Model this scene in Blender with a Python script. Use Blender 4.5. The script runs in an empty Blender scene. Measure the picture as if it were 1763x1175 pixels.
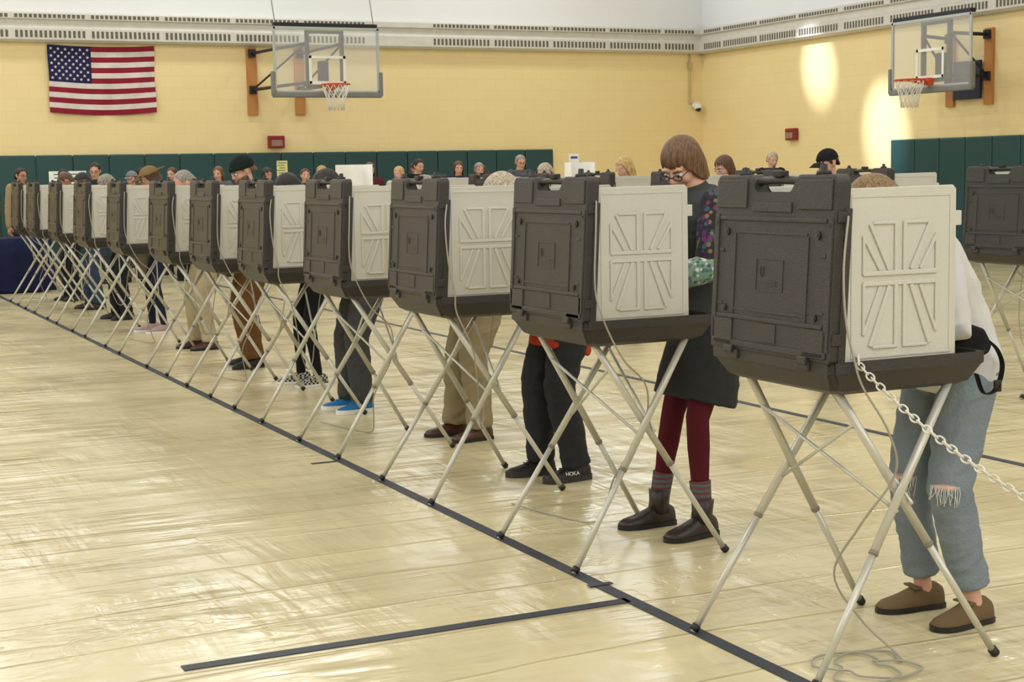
import bpy, bmesh, math, random, time
from mathutils import Vector, Matrix, noise
random.seed(7)
S=bpy.context.scene; COL=S.collection
V=Vector
def lin(c):
    return tuple(((x/255)/12.92 if x/255<=0.04045 else ((x/255+0.055)/1.055)**2.4) for x in c)+(1,)
# ---------------------------------------------------------------- materials
def nmat(name):
    m=bpy.data.materials.new(name); m.use_nodes=True
    nt=m.node_tree; b=nt.nodes['Principled BSDF']; return m,nt,b
MC={}
def mat(name,col,rough=.6,metal=0,bump=.15,bs=60,var=.12,vs=6,spec=.5):
    if name in MC: return MC[name]
    m,nt,b=nmat(name); N=nt.nodes; L=nt.links
    b.inputs['Roughness'].default_value=rough; b.inputs['Metallic'].default_value=metal
    b.inputs['Specular IOR Level'].default_value=spec
    tc=N.new('ShaderNodeTexCoord')
    n=N.new('ShaderNodeTexNoise'); n.inputs['Scale'].default_value=vs; L.new(tc.outputs['Object'],n.inputs['Vector'])
    mx=N.new('ShaderNodeMix'); mx.data_type='RGBA'; c=lin(col)
    mx.inputs[6].default_value=tuple(x*(1-var) for x in c[:3])+(1,); mx.inputs[7].default_value=tuple(min(1,x*(1+var)) for x in c[:3])+(1,)
    L.new(n.outputs['Fac'],mx.inputs[0]); L.new(mx.outputs[2],b.inputs['Base Color'])
    if bump:
        n2=N.new('ShaderNodeTexNoise'); n2.inputs['Scale'].default_value=bs; n2.inputs['Detail'].default_value=3; L.new(tc.outputs['Object'],n2.inputs['Vector'])
        bp=N.new('ShaderNodeBump'); bp.inputs['Strength'].default_value=bump; bp.inputs['Distance'].default_value=.01
        L.new(n2.outputs['Fac'],bp.inputs['Height']); L.new(bp.outputs['Normal'],b.inputs['Normal'])
    MC[name]=m; return m
def cloth(name,col): return mat('cloth_'+name,col,.85,0,.35,35,.18,7,.2)
def stripes(name,c1,c2,scale,axis='Z',thr=.5,rough=.85,dist=.6):
    m,nt,b=nmat(name); N=nt.nodes; L=nt.links; b.inputs['Roughness'].default_value=rough
    tc=N.new('ShaderNodeTexCoord'); w=N.new('ShaderNodeTexWave'); w.bands_direction=axis; w.inputs['Scale'].default_value=scale; w.inputs['Distortion'].default_value=dist
    L.new(tc.outputs['Object'],w.inputs['Vector'])
    r=N.new('ShaderNodeValToRGB'); r.color_ramp.interpolation='CONSTANT'; r.color_ramp.elements[0].color=lin(c1); r.color_ramp.elements[1].color=lin(c2); r.color_ramp.elements[1].position=thr
    L.new(w.outputs['Fac'],r.inputs[0]); L.new(r.outputs[0],b.inputs['Base Color']); return m
def checker(name,c1,c2,scale):
    m,nt,b=nmat(name); N=nt.nodes; L=nt.links; b.inputs['Roughness'].default_value=.8
    tc=N.new('ShaderNodeTexCoord'); w=N.new('ShaderNodeTexChecker'); w.inputs['Scale'].default_value=scale
    w.inputs['Color1'].default_value=lin(c1); w.inputs['Color2'].default_value=lin(c2)
    L.new(tc.outputs['Object'],w.inputs['Vector']); L.new(w.outputs[0],b.inputs['Base Color']); return m
def floral(name,base,cols,scale):
    m,nt,b=nmat(name); N=nt.nodes; L=nt.links; b.inputs['Roughness'].default_value=.85
    tc=N.new('ShaderNodeTexCoord'); v=N.new('ShaderNodeTexVoronoi'); v.inputs['Scale'].default_value=scale
    L.new(tc.outputs['Object'],v.inputs['Vector'])
    sp=N.new('ShaderNodeSeparateColor'); L.new(v.outputs['Color'],sp.inputs[0])
    r=N.new('ShaderNodeValToRGB'); r.color_ramp.interpolation='CONSTANT'
    e=r.color_ramp.elements; e[0].color=lin(cols[0]); e[1].color=lin(cols[1]); e[1].position=1/len(cols)
    for i in range(2,len(cols)):
        q=e.new(i/len(cols)); q.color=lin(cols[i])
    L.new(sp.outputs[0],r.inputs[0])
    r2=N.new('ShaderNodeValToRGB'); r2.color_ramp.interpolation='CONSTANT'
    r2.color_ramp.elements[0].color=(1,1,1,1); r2.color_ramp.elements[1].color=(0,0,0,1); r2.color_ramp.elements[1].position=.5
    L.new(v.outputs['Distance'],r2.inputs[0])
    mx=N.new('ShaderNodeMix'); mx.data_type='RGBA'; mx.inputs[6].default_value=lin(base)
    L.new(r2.outputs[0],mx.inputs[0]); L.new(r.outputs[0],mx.inputs[7]); L.new(mx.outputs[2],b.inputs['Base Color']); return m
BROWN=mat('brown_plastic',(43,40,38),.40,0,.40,260,.08,5)
BEIGE=mat('beige_plastic',(198,196,186),.55,0,.35,300,.03,4)
LEGM=mat('painted_metal',(196,195,185),.32,.25,.02,50,.04,3)
BLACK=mat('black_plastic',(22,22,22),.5,0,.1)
CORD=mat('cord_gray',(158,154,142),.5)
GREENPAD=mat('green_vinyl',(27,68,70),.42,0,.1,30,.1,2)
WOOD=mat('wood_board',(180,122,62),.55,0,.1,40,.25,3)
STEEL=mat('steel',(150,150,150),.35,.8)
WHITE=mat('white_paint',(232,232,228),.5,0,.03)
RED=mat('alarm_red',(140,38,34),.5)
RIM=mat('rim_orange',(206,76,34),.45)
NETM=mat('net_white',(228,224,214),.8)
PADG=mat('gray_padding',(120,122,118),.6)
NAVY=cloth('navy_table',(24,30,62))
PAPER=mat('paper_white',(238,238,234),.8)
PAPERY=mat('paper_yellow',(232,226,150),.8)
INK=mat('ink_dark',(40,48,70),.8)
TAPE=mat('floor_tape',(47,50,60),.55,0,.1,60,.15,3)
# wall
def wallmat(axis):
    m,nt,b=nmat('painted_block_'+axis); N=nt.nodes; L=nt.links
    tc=N.new('ShaderNodeTexCoord'); sx=N.new('ShaderNodeSeparateXYZ'); L.new(tc.outputs['Object'],sx.inputs[0])
    cb=N.new('ShaderNodeCombineXYZ'); L.new(sx.outputs[axis],cb.inputs['X']); L.new(sx.outputs['Z'],cb.inputs['Y'])
    br=N.new('ShaderNodeTexBrick'); br.inputs['Scale'].default_value=1; br.inputs['Brick Width'].default_value=.4; br.inputs['Row Height'].default_value=.2
    br.inputs['Mortar Size'].default_value=.006; br.inputs['Mortar Smooth'].default_value=.8
    br.inputs['Color1'].default_value=lin((239,219,165)); br.inputs['Color2'].default_value=lin((237,217,162)); br.inputs['Mortar'].default_value=lin((231,210,155))
    L.new(cb.outputs[0],br.inputs['Vector'])
    nz=N.new('ShaderNodeTexNoise'); nz.inputs['Scale'].default_value=.5; nz.inputs['Detail'].default_value=4; L.new(tc.outputs['Object'],nz.inputs['Vector'])
    mv=N.new('ShaderNodeMix'); mv.data_type='RGBA'; mv.blend_type='MULTIPLY'; L.new(nz.outputs['Fac'],mv.inputs[0]); L.new(br.outputs[0],mv.inputs[6]); mv.inputs[7].default_value=(.94,.92,.89,1)
    gt=N.new('ShaderNodeMath'); gt.operation='GREATER_THAN'; gt.inputs[1].default_value=4.3-ZC/2; L.new(sx.outputs['Z'],gt.inputs[0])
    mx=N.new('ShaderNodeMix'); mx.data_type='RGBA'; L.new(gt.outputs[0],mx.inputs[0]); L.new(mv.outputs[2],mx.inputs[6]); mx.inputs[7].default_value=lin((228,229,231))
    L.new(mx.outputs[2],b.inputs['Base Color']); b.inputs['Roughness'].default_value=.45
    bp=N.new('ShaderNodeBump'); bp.inputs['Strength'].default_value=.12; bp.inputs['Distance'].default_value=.01; bp.invert=True
    L.new(br.outputs['Fac'],bp.inputs['Height']); L.new(bp.outputs[0],b.inputs['Normal']); return m
def floormat():
    m,nt,b=nmat('vinyl_floor_cover'); N=nt.nodes; L=nt.links
    tc=N.new('ShaderNodeTexCoord')
    def mapped(sc,rot):
        mp=N.new('ShaderNodeMapping'); mp.inputs['Scale'].default_value=sc; mp.inputs['Rotation'].default_value=(0,0,rot); L.new(tc.outputs['Object'],mp.inputs['Vector']); return mp.outputs[0]
    def noi(scale,det=3,vec=None,dist=0,rough=.5):
        n=N.new('ShaderNodeTexNoise'); n.inputs['Scale'].default_value=scale; n.inputs['Detail'].default_value=det; n.inputs['Distortion'].default_value=dist; n.inputs['Roughness'].default_value=rough
        L.new(vec or tc.outputs['Object'],n.inputs['Vector']); return n.outputs['Fac']
    def math_(op,a,b_=None,c=None):
        q=N.new('ShaderNodeMath'); q.operation=op
        for i,x in enumerate((a,b_,c)):
            if x is None: continue
            if isinstance(x,(int,float)): q.inputs[i].default_value=x
            else: L.new(x,q.inputs[i])
        return q.outputs[0]
    def mr(src,a,b2,c=0,d=1):
        r=N.new('ShaderNodeMapRange'); r.interpolation_type='SMOOTHSTEP'
        r.inputs[1].default_value=a; r.inputs[2].default_value=b2; r.inputs[3].default_value=c; r.inputs[4].default_value=d; L.new(src,r.inputs[0]); return r.outputs[0]
    def ridge(src,w): return mr(math_('ABSOLUTE',math_('SUBTRACT',src,.5)),0,w,1,0)
    r=N.new('ShaderNodeValToRGB'); r.color_ramp.elements[0].color=lin((197,184,144)); r.color_ramp.elements[0].position=.3
    r.color_ramp.elements[1].color=lin((214,202,163)); r.color_ramp.elements[1].position=.7; L.new(noi(.9,5),r.inputs[0])
    sx=N.new('ShaderNodeSeparateXYZ'); L.new(tc.outputs['Object'],sx.inputs[0])
    yy=math_('MULTIPLY_ADD',noi(.3,1),.45,sx.outputs['Y'])
    yy=math_('MULTIPLY_ADD',noi(2.5,2),.03,yy)
    fold=math_('MULTIPLY',ridge(math_('FRACT',math_('DIVIDE',yy,.43)),.035),mr(noi(.5,2),.33,.55))
    seam=ridge(math_('FRACT',math_('DIVIDE',math_('MULTIPLY_ADD',noi(1.2,1),.03,sx.outputs['Y']),1.83)),.006)
    wa=math_('MULTIPLY',noi(3.0,3,mapped((.5,3.0,1),.55),.4),mr(noi(.7,2),.38,.58))
    wb=math_('MULTIPLY',noi(3.2,3,mapped((3.0,.5,1),.25),.4),mr(noi(.8,2,mapped((1,1,1),1.3)),.38,.58))
    ck=math_('MULTIPLY',ridge(noi(3.4,3,mapped((1,1.4,1),.3),1.0),.03),mr(noi(1.1,2,mapped((1,1,1),.7)),.50,.64))
    rip=noi(1.0,2,mapped((.55,2.6,1),.12))
    rip2=noi(1.6,2,mapped((2.0,.8,1),.5))
    h=math_('MULTIPLY_ADD',rip,2.0,math_('MULTIPLY',rip2,1.3))
    h=math_('MULTIPLY_ADD',fold,.45,h); h=math_('MULTIPLY_ADD',seam,.4,h); h=math_('MULTIPLY_ADD',wa,1.3,h); h=math_('MULTIPLY_ADD',wb,1.1,h)
    h=math_('MULTIPLY_ADD',noi(11,4),.22,h); h=math_('MULTIPLY_ADD',ck,.16,h)
    bp=N.new('ShaderNodeBump'); bp.inputs['Strength'].default_value=.9; bp.inputs['Distance'].default_value=.010; L.new(h,bp.inputs['Height'])
    L.new(bp.outputs[0],b.inputs['Normal'])
    mx=N.new('ShaderNodeMix'); mx.data_type='RGBA'; mx.blend_type='MULTIPLY'; L.new(r.outputs[0],mx.inputs[6]); mx.inputs[7].default_value=(.80,.76,.68,1)
    L.new(math_('MAXIMUM',math_('MULTIPLY',fold,.30),math_('MULTIPLY',seam,.38)),mx.inputs[0])
    mx2=N.new('ShaderNodeMix'); mx2.data_type='RGBA'; mx2.blend_type='MULTIPLY'; L.new(mx.outputs[2],mx2.inputs[6]); mx2.inputs[7].default_value=(.90,.87,.80,1)
    L.new(math_('MULTIPLY',mr(noi(14,4),.56,.70),mr(noi(.6,2),.45,.62)),mx2.inputs[0])
    L.new(mx2.outputs[2],b.inputs['Base Color'])
    L.new(mr(noi(1.7,3),.3,.7,.16,.28),b.inputs['Roughness'])
    b.inputs['Specular IOR Level'].default_value=.55
    return m
# ---------------------------------------------------------------- mesh helpers
def box(bm,c,s,mi=0,bev=0,M=None,seg=2):
    mm=Matrix.Translation(V(c))@Matrix.Diagonal(V((s[0],s[1],s[2],1)))
    if M is not None: mm=M@mm
    r=bmesh.ops.create_cube(bm,size=1,matrix=mm); vs=r['verts']
    fs=set(f for v in vs for f in v.link_faces)
    for f in fs: f.material_index=mi
    if bev:
        es=set(e for v in vs for e in v.link_edges)
        bmesh.ops.bevel(bm,geom=list(es),offset=bev,segments=seg,affect='EDGES',profile=.5)
def ell(bm,c,r,M=None,mi=0,seg=16,rings=10):
    mm=Matrix.Translation(V(c))@Matrix.Diagonal(V((r[0],r[1],r[2],1)))
    if M is not None: mm=M@mm
    q=bmesh.ops.create_uvsphere(bm,u_segments=seg,v_segments=rings,radius=1,matrix=mm)
    for v in q['verts']:
        for f in v.link_faces: f.material_index=mi; f.smooth=True
def tube(bm,pts,rad,n=12,mi=0,side=None,rc=True,closed=False,M=None):
    pts=[V(p) for p in pts]; m=len(pts)
    if not isinstance(rad,(list,tuple)): rad=[rad]*m
    rad=[(r,r) if not isinstance(r,(list,tuple)) else r for r in rad]
    T=[]
    for i in range(m):
        if closed: t=pts[(i+1)%m]-pts[i-1]
        else: t=pts[min(i+1,m-1)]-pts[max(i-1,0)]
        T.append(t.normalized())
    A=[]; s=V(side) if side is not None else None
    if s is None:
        s=V((0,0,1)) if abs(T[0].z)<.9 else V((1,0,0))
        for t in T:
            a=(s-t*s.dot(t)).normalized(); A.append(a); s=a
    else:
        for t in T: A.append((s-t*s.dot(t)).normalized())
    rings=[]
    seq=[(pts[i],T[i],A[i],rad[i]) for i in range(m)]
    if rc and not closed:
        pre=[]; post=[]
        for th in (85,60,30):
            q=math.radians(th); r=rad[0]; pre.append((pts[0]-T[0]*min(r)*math.sin(q),T[0],A[0],(r[0]*math.cos(q),r[1]*math.cos(q))))
        for th in (30,60,85):
            q=math.radians(th); r=rad[-1]; post.append((pts[-1]+T[-1]*min(r)*math.sin(q),T[-1],A[-1],(r[0]*math.cos(q),r[1]*math.cos(q))))
        seq=pre+seq+post
    for p,t,a,r in seq:
        b=t.cross(a); ring=[]
        for j in range(n):
            th=2*math.pi*j/n; co=p+a*r[0]*math.cos(th)+b*r[1]*math.sin(th)
            if M is not None: co=M@co
            ring.append(bm.verts.new(co))
        rings.append(ring)
    k=len(rings)
    for i in range(k if closed else k-1):
        R0=rings[i]; R1=rings[(i+1)%k]
        for j in range(n):
            f=bm.faces.new((R0[j],R0[(j+1)%n],R1[(j+1)%n],R1[j])); f.material_index=mi; f.smooth=True
    if not closed:
        f=bm.faces.new(rings[0][::-1]); f.material_index=mi
        f=bm.faces.new(rings[-1]); f.material_index=mi
def smooth_path(P,sub=6):
    P=[V(p) for p in P]; out=[]
    for i in range(len(P)-1):
        p0=P[max(i-1,0)];p1=P[i];p2=P[i+1];p3=P[min(i+2,len(P)-1)]
        for j in range(sub):
            t=j/sub; out.append(.5*((2*p1)+(p2-p0)*t+(2*p0-5*p1+4*p2-p3)*t*t+(3*p1-p0-3*p2+p3)*t**3))
    out.append(P[-1]); return out
def tomesh(bm,name,recalc=True):
    if recalc: bmesh.ops.recalc_face_normals(bm,faces=bm.faces)
    me=bpy.data.meshes.new(name); bm.to_mesh(me); bm.free(); return me
def mk(name,me,mats,parent=None,label=None,cat=None,group=None,kind=None,M=None):
    if me is not None and len(me.materials)==0:
        for m in mats: me.materials.append(m)
    o=bpy.data.objects.new(name,me); COL.objects.link(o)
    if parent: o.parent=parent
    if M is not None: o.matrix_local=M
    if label: o['label']=label
    if cat: o['category']=cat
    if group: o['group']=group
    if kind: o['kind']=kind
    return o
def empty(name,loc,label,cat,group=None,rot=0):
    e=bpy.data.objects.new(name,None); COL.objects.link(e); e.empty_display_size=.1
    e.location=loc; e.rotation_euler=(0,0,rot); e['label']=label; e['category']=cat
    if group: e['group']=group
    return e
def B(): return bmesh.new()
def prism(bm,poly,x0,x1,mi=0,bev=0,axes='YZ'):
    def co(u,v,w):
        return {'YZ':V((w,u,v)),'XZ':V((u,w,v)),'XY':V((u,v,w))}[axes]
    a=[bm.verts.new(co(u,v,x0)) for u,v in poly]; b=[bm.verts.new(co(u,v,x1)) for u,v in poly]
    fs=[bm.faces.new(a),bm.faces.new(b[::-1])]; n=len(poly)
    for i in range(n): fs.append(bm.faces.new((a[i],b[i],b[(i+1)%n],a[(i+1)%n])))
    for f in fs: f.material_index=mi
    if bev:
        es=set(e for f in fs for e in f.edges)
        bmesh.ops.bevel(bm,geom=list(es),offset=bev,segments=2,affect='EDGES',profile=.5)
# ---------------------------------------------------------------- room
YW=27.3; XR=17.3; XL=-8; YF=-5; ZC=8.2
def room():
    def slab(name,c,s,m):
        bm=B(); box(bm,(0,0,0),s); mk(name,tomesh(bm,name),[m],kind='structure',M=Matrix.Translation(c))
    slab('floor',((XL+XR)/2,(YF+YW)/2,-.05),(XR-XL+.4,YW-YF+.4,.1),floormat())
    wx=wallmat('X'); wy=wallmat('Y')
    slab('wall_back',((XL+XR)/2,YW+.1,ZC/2),(XR-XL+.4,.2,ZC),wx)
    slab('wall_right',(XR+.1,(YF+YW)/2,ZC/2),(.2,YW-YF,ZC),wy)
    slab('wall_left',(XL-.1,(YF+YW)/2,ZC/2),(.2,YW-YF,ZC),wy)
    slab('wall_front',((XL+XR)/2,YF-.1,ZC/2),(XR-XL+.4,.2,ZC),wx)
    slab('ceiling',((XL+XR)/2,(YF+YW)/2,ZC+.05),(XR-XL+.4,YW-YF+.4,.1),mat('ceiling_white',(225,225,222),.8))
    DUCT=mat('heater_cover',(204,202,193),.45,0,.02); DK=mat('vent_dark',(96,92,80),.7)
    bm=B(); d=.16
    prism(bm,[(YW,3.84),(YW-.10,3.84),(YW-d,3.88),(YW-d,4.06),(YW-.11,4.10),(YW-.11,4.20),(YW-d,4.22),(YW-d,4.31),(YW-.1,4.34),(YW,4.34)],XL,XR)
    x=2.0
    while x<XR-.3:
        if int(x/1.25)%9!=8 and (x%1.25)>.09:
            box(bm,(x,YW-d-.001,3.97),(.042,.006,.115),1)
            box(bm,(x,YW-d-.001,4.265),(.05,.006,.06),1)
        x+=.078
    mk('trim_1',tomesh(bm,'trim'),[DUCT,DK],kind='structure')
    bm=B()
    prism(bm,[(XR,3.84),(XR-.10,3.84),(XR-d,3.88),(XR-d,4.06),(XR-.11,4.10),(XR-.11,4.20),(XR-d,4.22),(XR-d,4.31),(XR-.1,4.34),(XR,4.34)],YF,YW,axes='XZ')
    y=14.0
    while y<YW-.3:
        if (y%1.25)>.09:
            box(bm,(XR-d-.001,y,3.97),(.006,.042,.115),1)
            box(bm,(XR-d-.001,y,4.265),(.006,.05,.06),1)
        y+=.078
    mk('trim_2',tomesh(bm,'trim'),[DUCT,DK],kind='structure')
    def tape(c,s,lab):
        bm=B(); box(bm,c,s); mk('floor_tape',tomesh(bm,'floor_tape'),[TAPE],label=lab,cat='floor tape')
    tape((2.72,12.2,.002),(.055,22,.003),'long dark gray tape line under the booth legs')
    tape((1.90,4.79,.002),(1.62,.055,.003),'short dark gray tape strip crossing the floor')
    tape((5.73,12.5,.002),(.05,19,.003),'thin dark gray tape line on the floor')
    tape((2.72,5.02,.0055),(.10,.03,.002),'small torn scrap of dark tape')
    tape((2.62,7.95,.002),(.14,.025,.003),'small stub of dark tape beside the line')
    gm=bpy.data.materials.new('daylight_pane'); gm.use_nodes=True; nt=gm.node_tree; nt.nodes.clear()
    o=nt.nodes.new('ShaderNodeOutputMaterial'); em=nt.nodes.new('ShaderNodeEmission'); em.inputs[0].default_value=(.90,.95,1,1); em.inputs[1].default_value=3.6; nt.links.new(em.outputs[0],o.inputs[0])
    k=1
    for cx in (-5,-1,3,7,11,15):
        bm=B(); box(bm,(cx,YW-.02,6.6),(2.7,.03,1.7),0); 
        for s in (-1,0,1): box(bm,(cx+s*1.35,YW-.04,6.6),(.08,.06,1.8),1)
        for s in (-1,1): box(bm,(cx,YW-.04,6.6+s*.87),(2.8,.06,.08),1)
        mk('window_%d'%k,tomesh(bm,'window'),[gm,WHITE],kind='structure'); k+=1
room()
def pads():
    bm=B(); box(bm,(0,0,.98),(.60,.06,1.955),0,.02); me=tomesh(bm,'wall_pad'); me.materials.append(GREENPAD)
    x=13.85-.305
    while x>2.2:
        mk('wall_pad',me,[],label='dark green vinyl gym wall pad',cat='wall pad',group='green wall pads',M=Matrix.Translation((x,YW-.032,.005))); x-=.61
    y=21.3-.305
    while y>16.5:
        mk('wall_pad',me,[],label='dark green vinyl gym wall pad',cat='wall pad',group='green wall pads',M=Matrix.Translation((XR-.032,y,.005))@Matrix.Rotation(math.pi/2,4,'Z')); y-=.61
pads()
# ---------------------------------------------------------------- flag
def flag():
    x0,x1,z0,z1=4.37,6.16,2.68,3.81; W=x1-x0; Hh=z1-z0
    bm=B(); nx,nz=60,39
    def P(u,v,off=0):
        sag=.05*math.sin(math.pi*u)*(1-v)
        w=.018*math.sin(u*9+v*3)*(1-.3*v)+.01*math.sin(u*21-v*6)
        return V((x0+u*W+.012*math.sin(v*9)*(u-.5),YW-.04-w-off,z0+v*Hh-sag-.03*math.sin(math.pi*u)*v))
    g=[[bm.verts.new(P(i/nx,j/nz)) for i in range(nx+1)] for j in range(nz+1)]
    for j in range(nz):
        for i in range(nx):
            f=bm.faces.new((g[j][i],g[j][i+1],g[j+1][i+1],g[j+1][i])); f.smooth=True
            st=j//3; f.material_index=0 if st%2==0 else 1
            if i<24 and j>=18: f.material_index=2
    for r in range(9):
        c=6 if r%2==0 else 5
        for k in range(c):
            u=(.4/12)*((2*k+1) if c==6 else (2*k+2)); v=1-(7/13)*(r+1)/10
            pc=[]
            for s in range(10):
                a=math.pi/2+s*math.pi/5; R=.031 if s%2==0 else .0125
                q=P(u,v,.004); pc.append(bm.verts.new(q+V((R*math.cos(a),0,R*math.sin(a)))))
            f=bm.faces.new(pc); f.material_index=1
    me=tomesh(bm,'flag',False)
    mk('flag',me,[cloth('flag_red',(136,32,48)),cloth('flag_white',(212,204,200)),cloth('flag_blue',(36,36,78))],label='hanging American flag with fifty stars and thirteen stripes',cat='flag')
flag()
# ---------------------------------------------------------------- hoops
def glassmat():
    m=bpy.data.materials.new('backboard_glass'); m.use_nodes=True; N=m.node_tree.nodes; L=m.node_tree.links; N.clear()
    o=N.new('ShaderNodeOutputMaterial'); t=N.new('ShaderNodeBsdfTransparent'); g=N.new('ShaderNodeBsdfGlossy'); d=N.new('ShaderNodeBsdfDiffuse'); a=N.new('ShaderNodeMixShader'); b=N.new('ShaderNodeMixShader')
    t.inputs[0].default_value=(.97,.98,.98,1); g.inputs['Roughness'].default_value=.08; d.inputs[0].default_value=(.94,.97,.98,1)
    a.inputs[0].default_value=.05; b.inputs[0].default_value=.13; L.new(t.outputs[0],a.inputs[1]); L.new(g.outputs[0],a.inputs[2]); L.new(a.outputs[0],b.inputs[1]); L.new(d.outputs[0],b.inputs[2]); L.new(b.outputs[0],o.inputs[0]); return m
GL=glassmat()
def hoop(loc,rot,zb,dist,label,blue=False,boff=0):
    e=empty('basketball_hoop',loc,label,'basketball hoop',None,rot)
    w=.915; h=1.07; z1=zb+h
    bm=B(); box(bm,(0,0,zb+h/2),(2*w-.04,.012,h-.04)); mk('backboard_glass',tomesh(bm,'g'),[GL],e)
    bm=B()
    for s in (-1,1): box(bm,(s*(w-.02),0,zb+h/2),(.045,.035,h),0,.005)
    box(bm,(0,0,z1-.02),(2*w,.035,.045),0,.005); box(bm,(0,0,zb+.02),(2*w,.035,.045),0,.005)
    mk('backboard_frame',tomesh(bm,'f'),[mat('frame_gray',(178,184,184),.4,.3)],e)
    bm=B()
    for s in (-1,1): box(bm,(s*.295,-.012,zb+.38),(.045,.01,.46))
    box(bm,(0,-.012,zb+.585),(.63,.01,.045)); box(bm,(0,-.012,zb+.17),(.63,.01,.045))
    mk('target_square',tomesh(bm,'t'),[WHITE],e)
    bm=B(); box(bm,(0,0,zb-.03),(2*w+.06,.09,.09),0,.02)
    for s in (-1,1): box(bm,(s*(w+.015),0,zb+.15),(.065,.09,.40),0,.02)
    mk('edge_padding',tomesh(bm,'p'),[PADG],e)
    bm=B(); zr=zb+.12; c=V((0,-.40,zr))
    pts=[c+V((.228*math.cos(a*math.pi/14),.228*math.sin(a*math.pi/14),0)) for a in range(28)]
    tube(bm,pts,.013,8,closed=True)
    box(bm,(0,-.06,zr-.02),(.17,.12,.11),0,.01)
    for s in (-1,1): tube(bm,[(s*.07,-.1,zr-.05),(s*.14,-.24,zr-.012)],.012,8)
    prism(bm,[(-.08,-.17),(.08,-.17),(.15,-.26),(-.15,-.26)],zr-.015,zr+.01,axes='XY')
    mk('rim',tomesh(bm,'r'),[RIM],e)
    bm=B(); n=12; lev=[(0,.222),(.1,.2),(.2,.165),(.3,.14),(.42,.125)]
    for i in range(n):
        for sgn in (1,-1):
            pp=[c+V((r*math.cos(2*math.pi*(i+sgn*k*.5)/n),r*math.sin(2*math.pi*(i+sgn*k*.5)/n),-z)) for k,(z,r) in enumerate(lev)]
            tube(bm,pp,.006,5,rc=False)
    mk('net',tomesh(bm,'n'),[NETM],e)
    bm=B(); BF=.12
    for s in (-.30,.30): box(bm,(s,BF,zb+.55),(.06,.06,.95))
    for z in (zb+.12,zb+1.0): box(bm,(0,BF,z),(.66,.05,.05))
    box(bm,(0,.04,z1+.035),(2*w-.05,.1,.06))
    for s in (-1,1):
        xs=s*.44
        for z in (zb+.18,zb+.82):
            tube(bm,[(xs+boff,dist-.06,z),(s*.31,BF,z)],.028,8)
        tube(bm,[(xs+boff,dist-.06,zb+.18),(s*.31,BF,zb+.82)],.018,8)
        box(bm,(xs+boff,dist-.08,zb+.18),(.12,.05,.14)); box(bm,(xs+boff,dist-.08,zb+.82),(.12,.05,.14))
    box(bm,(.0,BF+.10,zb+.36),(.16,.14,.36),0,.02)
    mk('support_frame',tomesh(bm,'s'),[mat('frame_black',(34,36,42),.5,.3)],e)
    for s in (-1,1):
        bm=B(); box(bm,(s*.44+boff,dist-.028,zb+.33),(.185,.05,1.18),0,.006)
        mk('mounting_board',tomesh(bm,'m'),[WOOD],e)
    if blue:
        bm=B(); box(bm,(-.22,dist-.07,zb+.14),(.62,.05,.60),0,.01); mk('backing_panel',tomesh(bm,'b'),[mat('panel_blue',(30,36,62),.5)],e)
    else:
        for s in (-1,1):
            bm=B(); tube(bm,[(s*.85,.05,z1+.02),(s*.85-.3,.6,z1+3.9)],.010,6); mk('suspension_cable',tomesh(bm,'c'),[STEEL],e)
    return e
hoop((8.45,24.8,0),0,2.89,YW-24.8,'glass basketball backboard with orange rim mounted on the wall',False,-.13)
hoop((16.3,19.2,0),-math.pi/2,2.71,XR-16.3,'glass basketball backboard with blue panel behind it',True,-.22)
# ---------------------------------------------------------------- wall items
def alarm(M,lab):
    e=empty('fire_alarm_box',(0,0,0),lab,'fire alarm'); e.matrix_world=M
    bm=B(); box(bm,(0,-.05,0),(.30,.09,.22),0,.012); box(bm,(0,-.1,.07),(.26,.02,.03),0); mk('housing',tomesh(bm,'h'),[RED],e)
    bm=B(); box(bm,(0,-.103,-.02),(.2,.02,.11),0,.004); mk('strobe_window',tomesh(bm,'h'),[mat('alarm_dark',(150,120,110),.4)],e)
alarm(Matrix.Translation((8.28,YW,2.15)),'red fire alarm box on the yellow wall')
alarm(Matrix.Translation((XR,24.15,2.14))@Matrix.Rotation(-math.pi/2,4,'Z'),'red fire alarm box on the side wall')
e=empty('security_camera',(17.1,YW,2.75),'white dome security camera mounted near the room corner','security camera')
bm=B(); tube(bm,[(0,0,.06),(0,-.12,.06)],.07,16,rc=False); ell(bm,(0,-.14,.03),(.085,.085,.07)); mk('camera_housing',tomesh(bm,'c'),[WHITE],e)
bm=B(); ell(bm,(0,-.16,-.01),(.06,.06,.06)); mk('camera_lens',tomesh(bm,'c'),[BLACK],e)
bm=B(); tube(bm,[(16.98,YW-.03,2.85),(16.98,YW-.03,3.82)],.02,8); box(bm,(16.98,YW-.04,3.6),(.08,.06,.12)); mk('conduit',tomesh(bm,'c'),[mat('conduit_cream',(190,172,126),.5)],label='painted metal conduit running up the wall',cat='conduit')
def poster(c,w,h,m,lab,lines=5):
    bm=B(); box(bm,c,(w,.006,h))
    for i in range(lines):
        box(bm,(c[0]-.02*(i%2),c[1]-.004,c[2]+h*.36-i*h*.16),(w*(.75-.1*(i%3)),.002,h*.04),1)
    mk('poster',tomesh(bm,'poster'),[m,INK],label=lab,cat='poster')
poster((8.37,YW-.066,1.675),.2,.28,PAPERY,'yellow paper notice taped to the green wall pad')
poster((4.60,YW-.066,1.5),.62,.38,PAPER,'wide white paper notice taped to the green pad',3)
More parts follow.
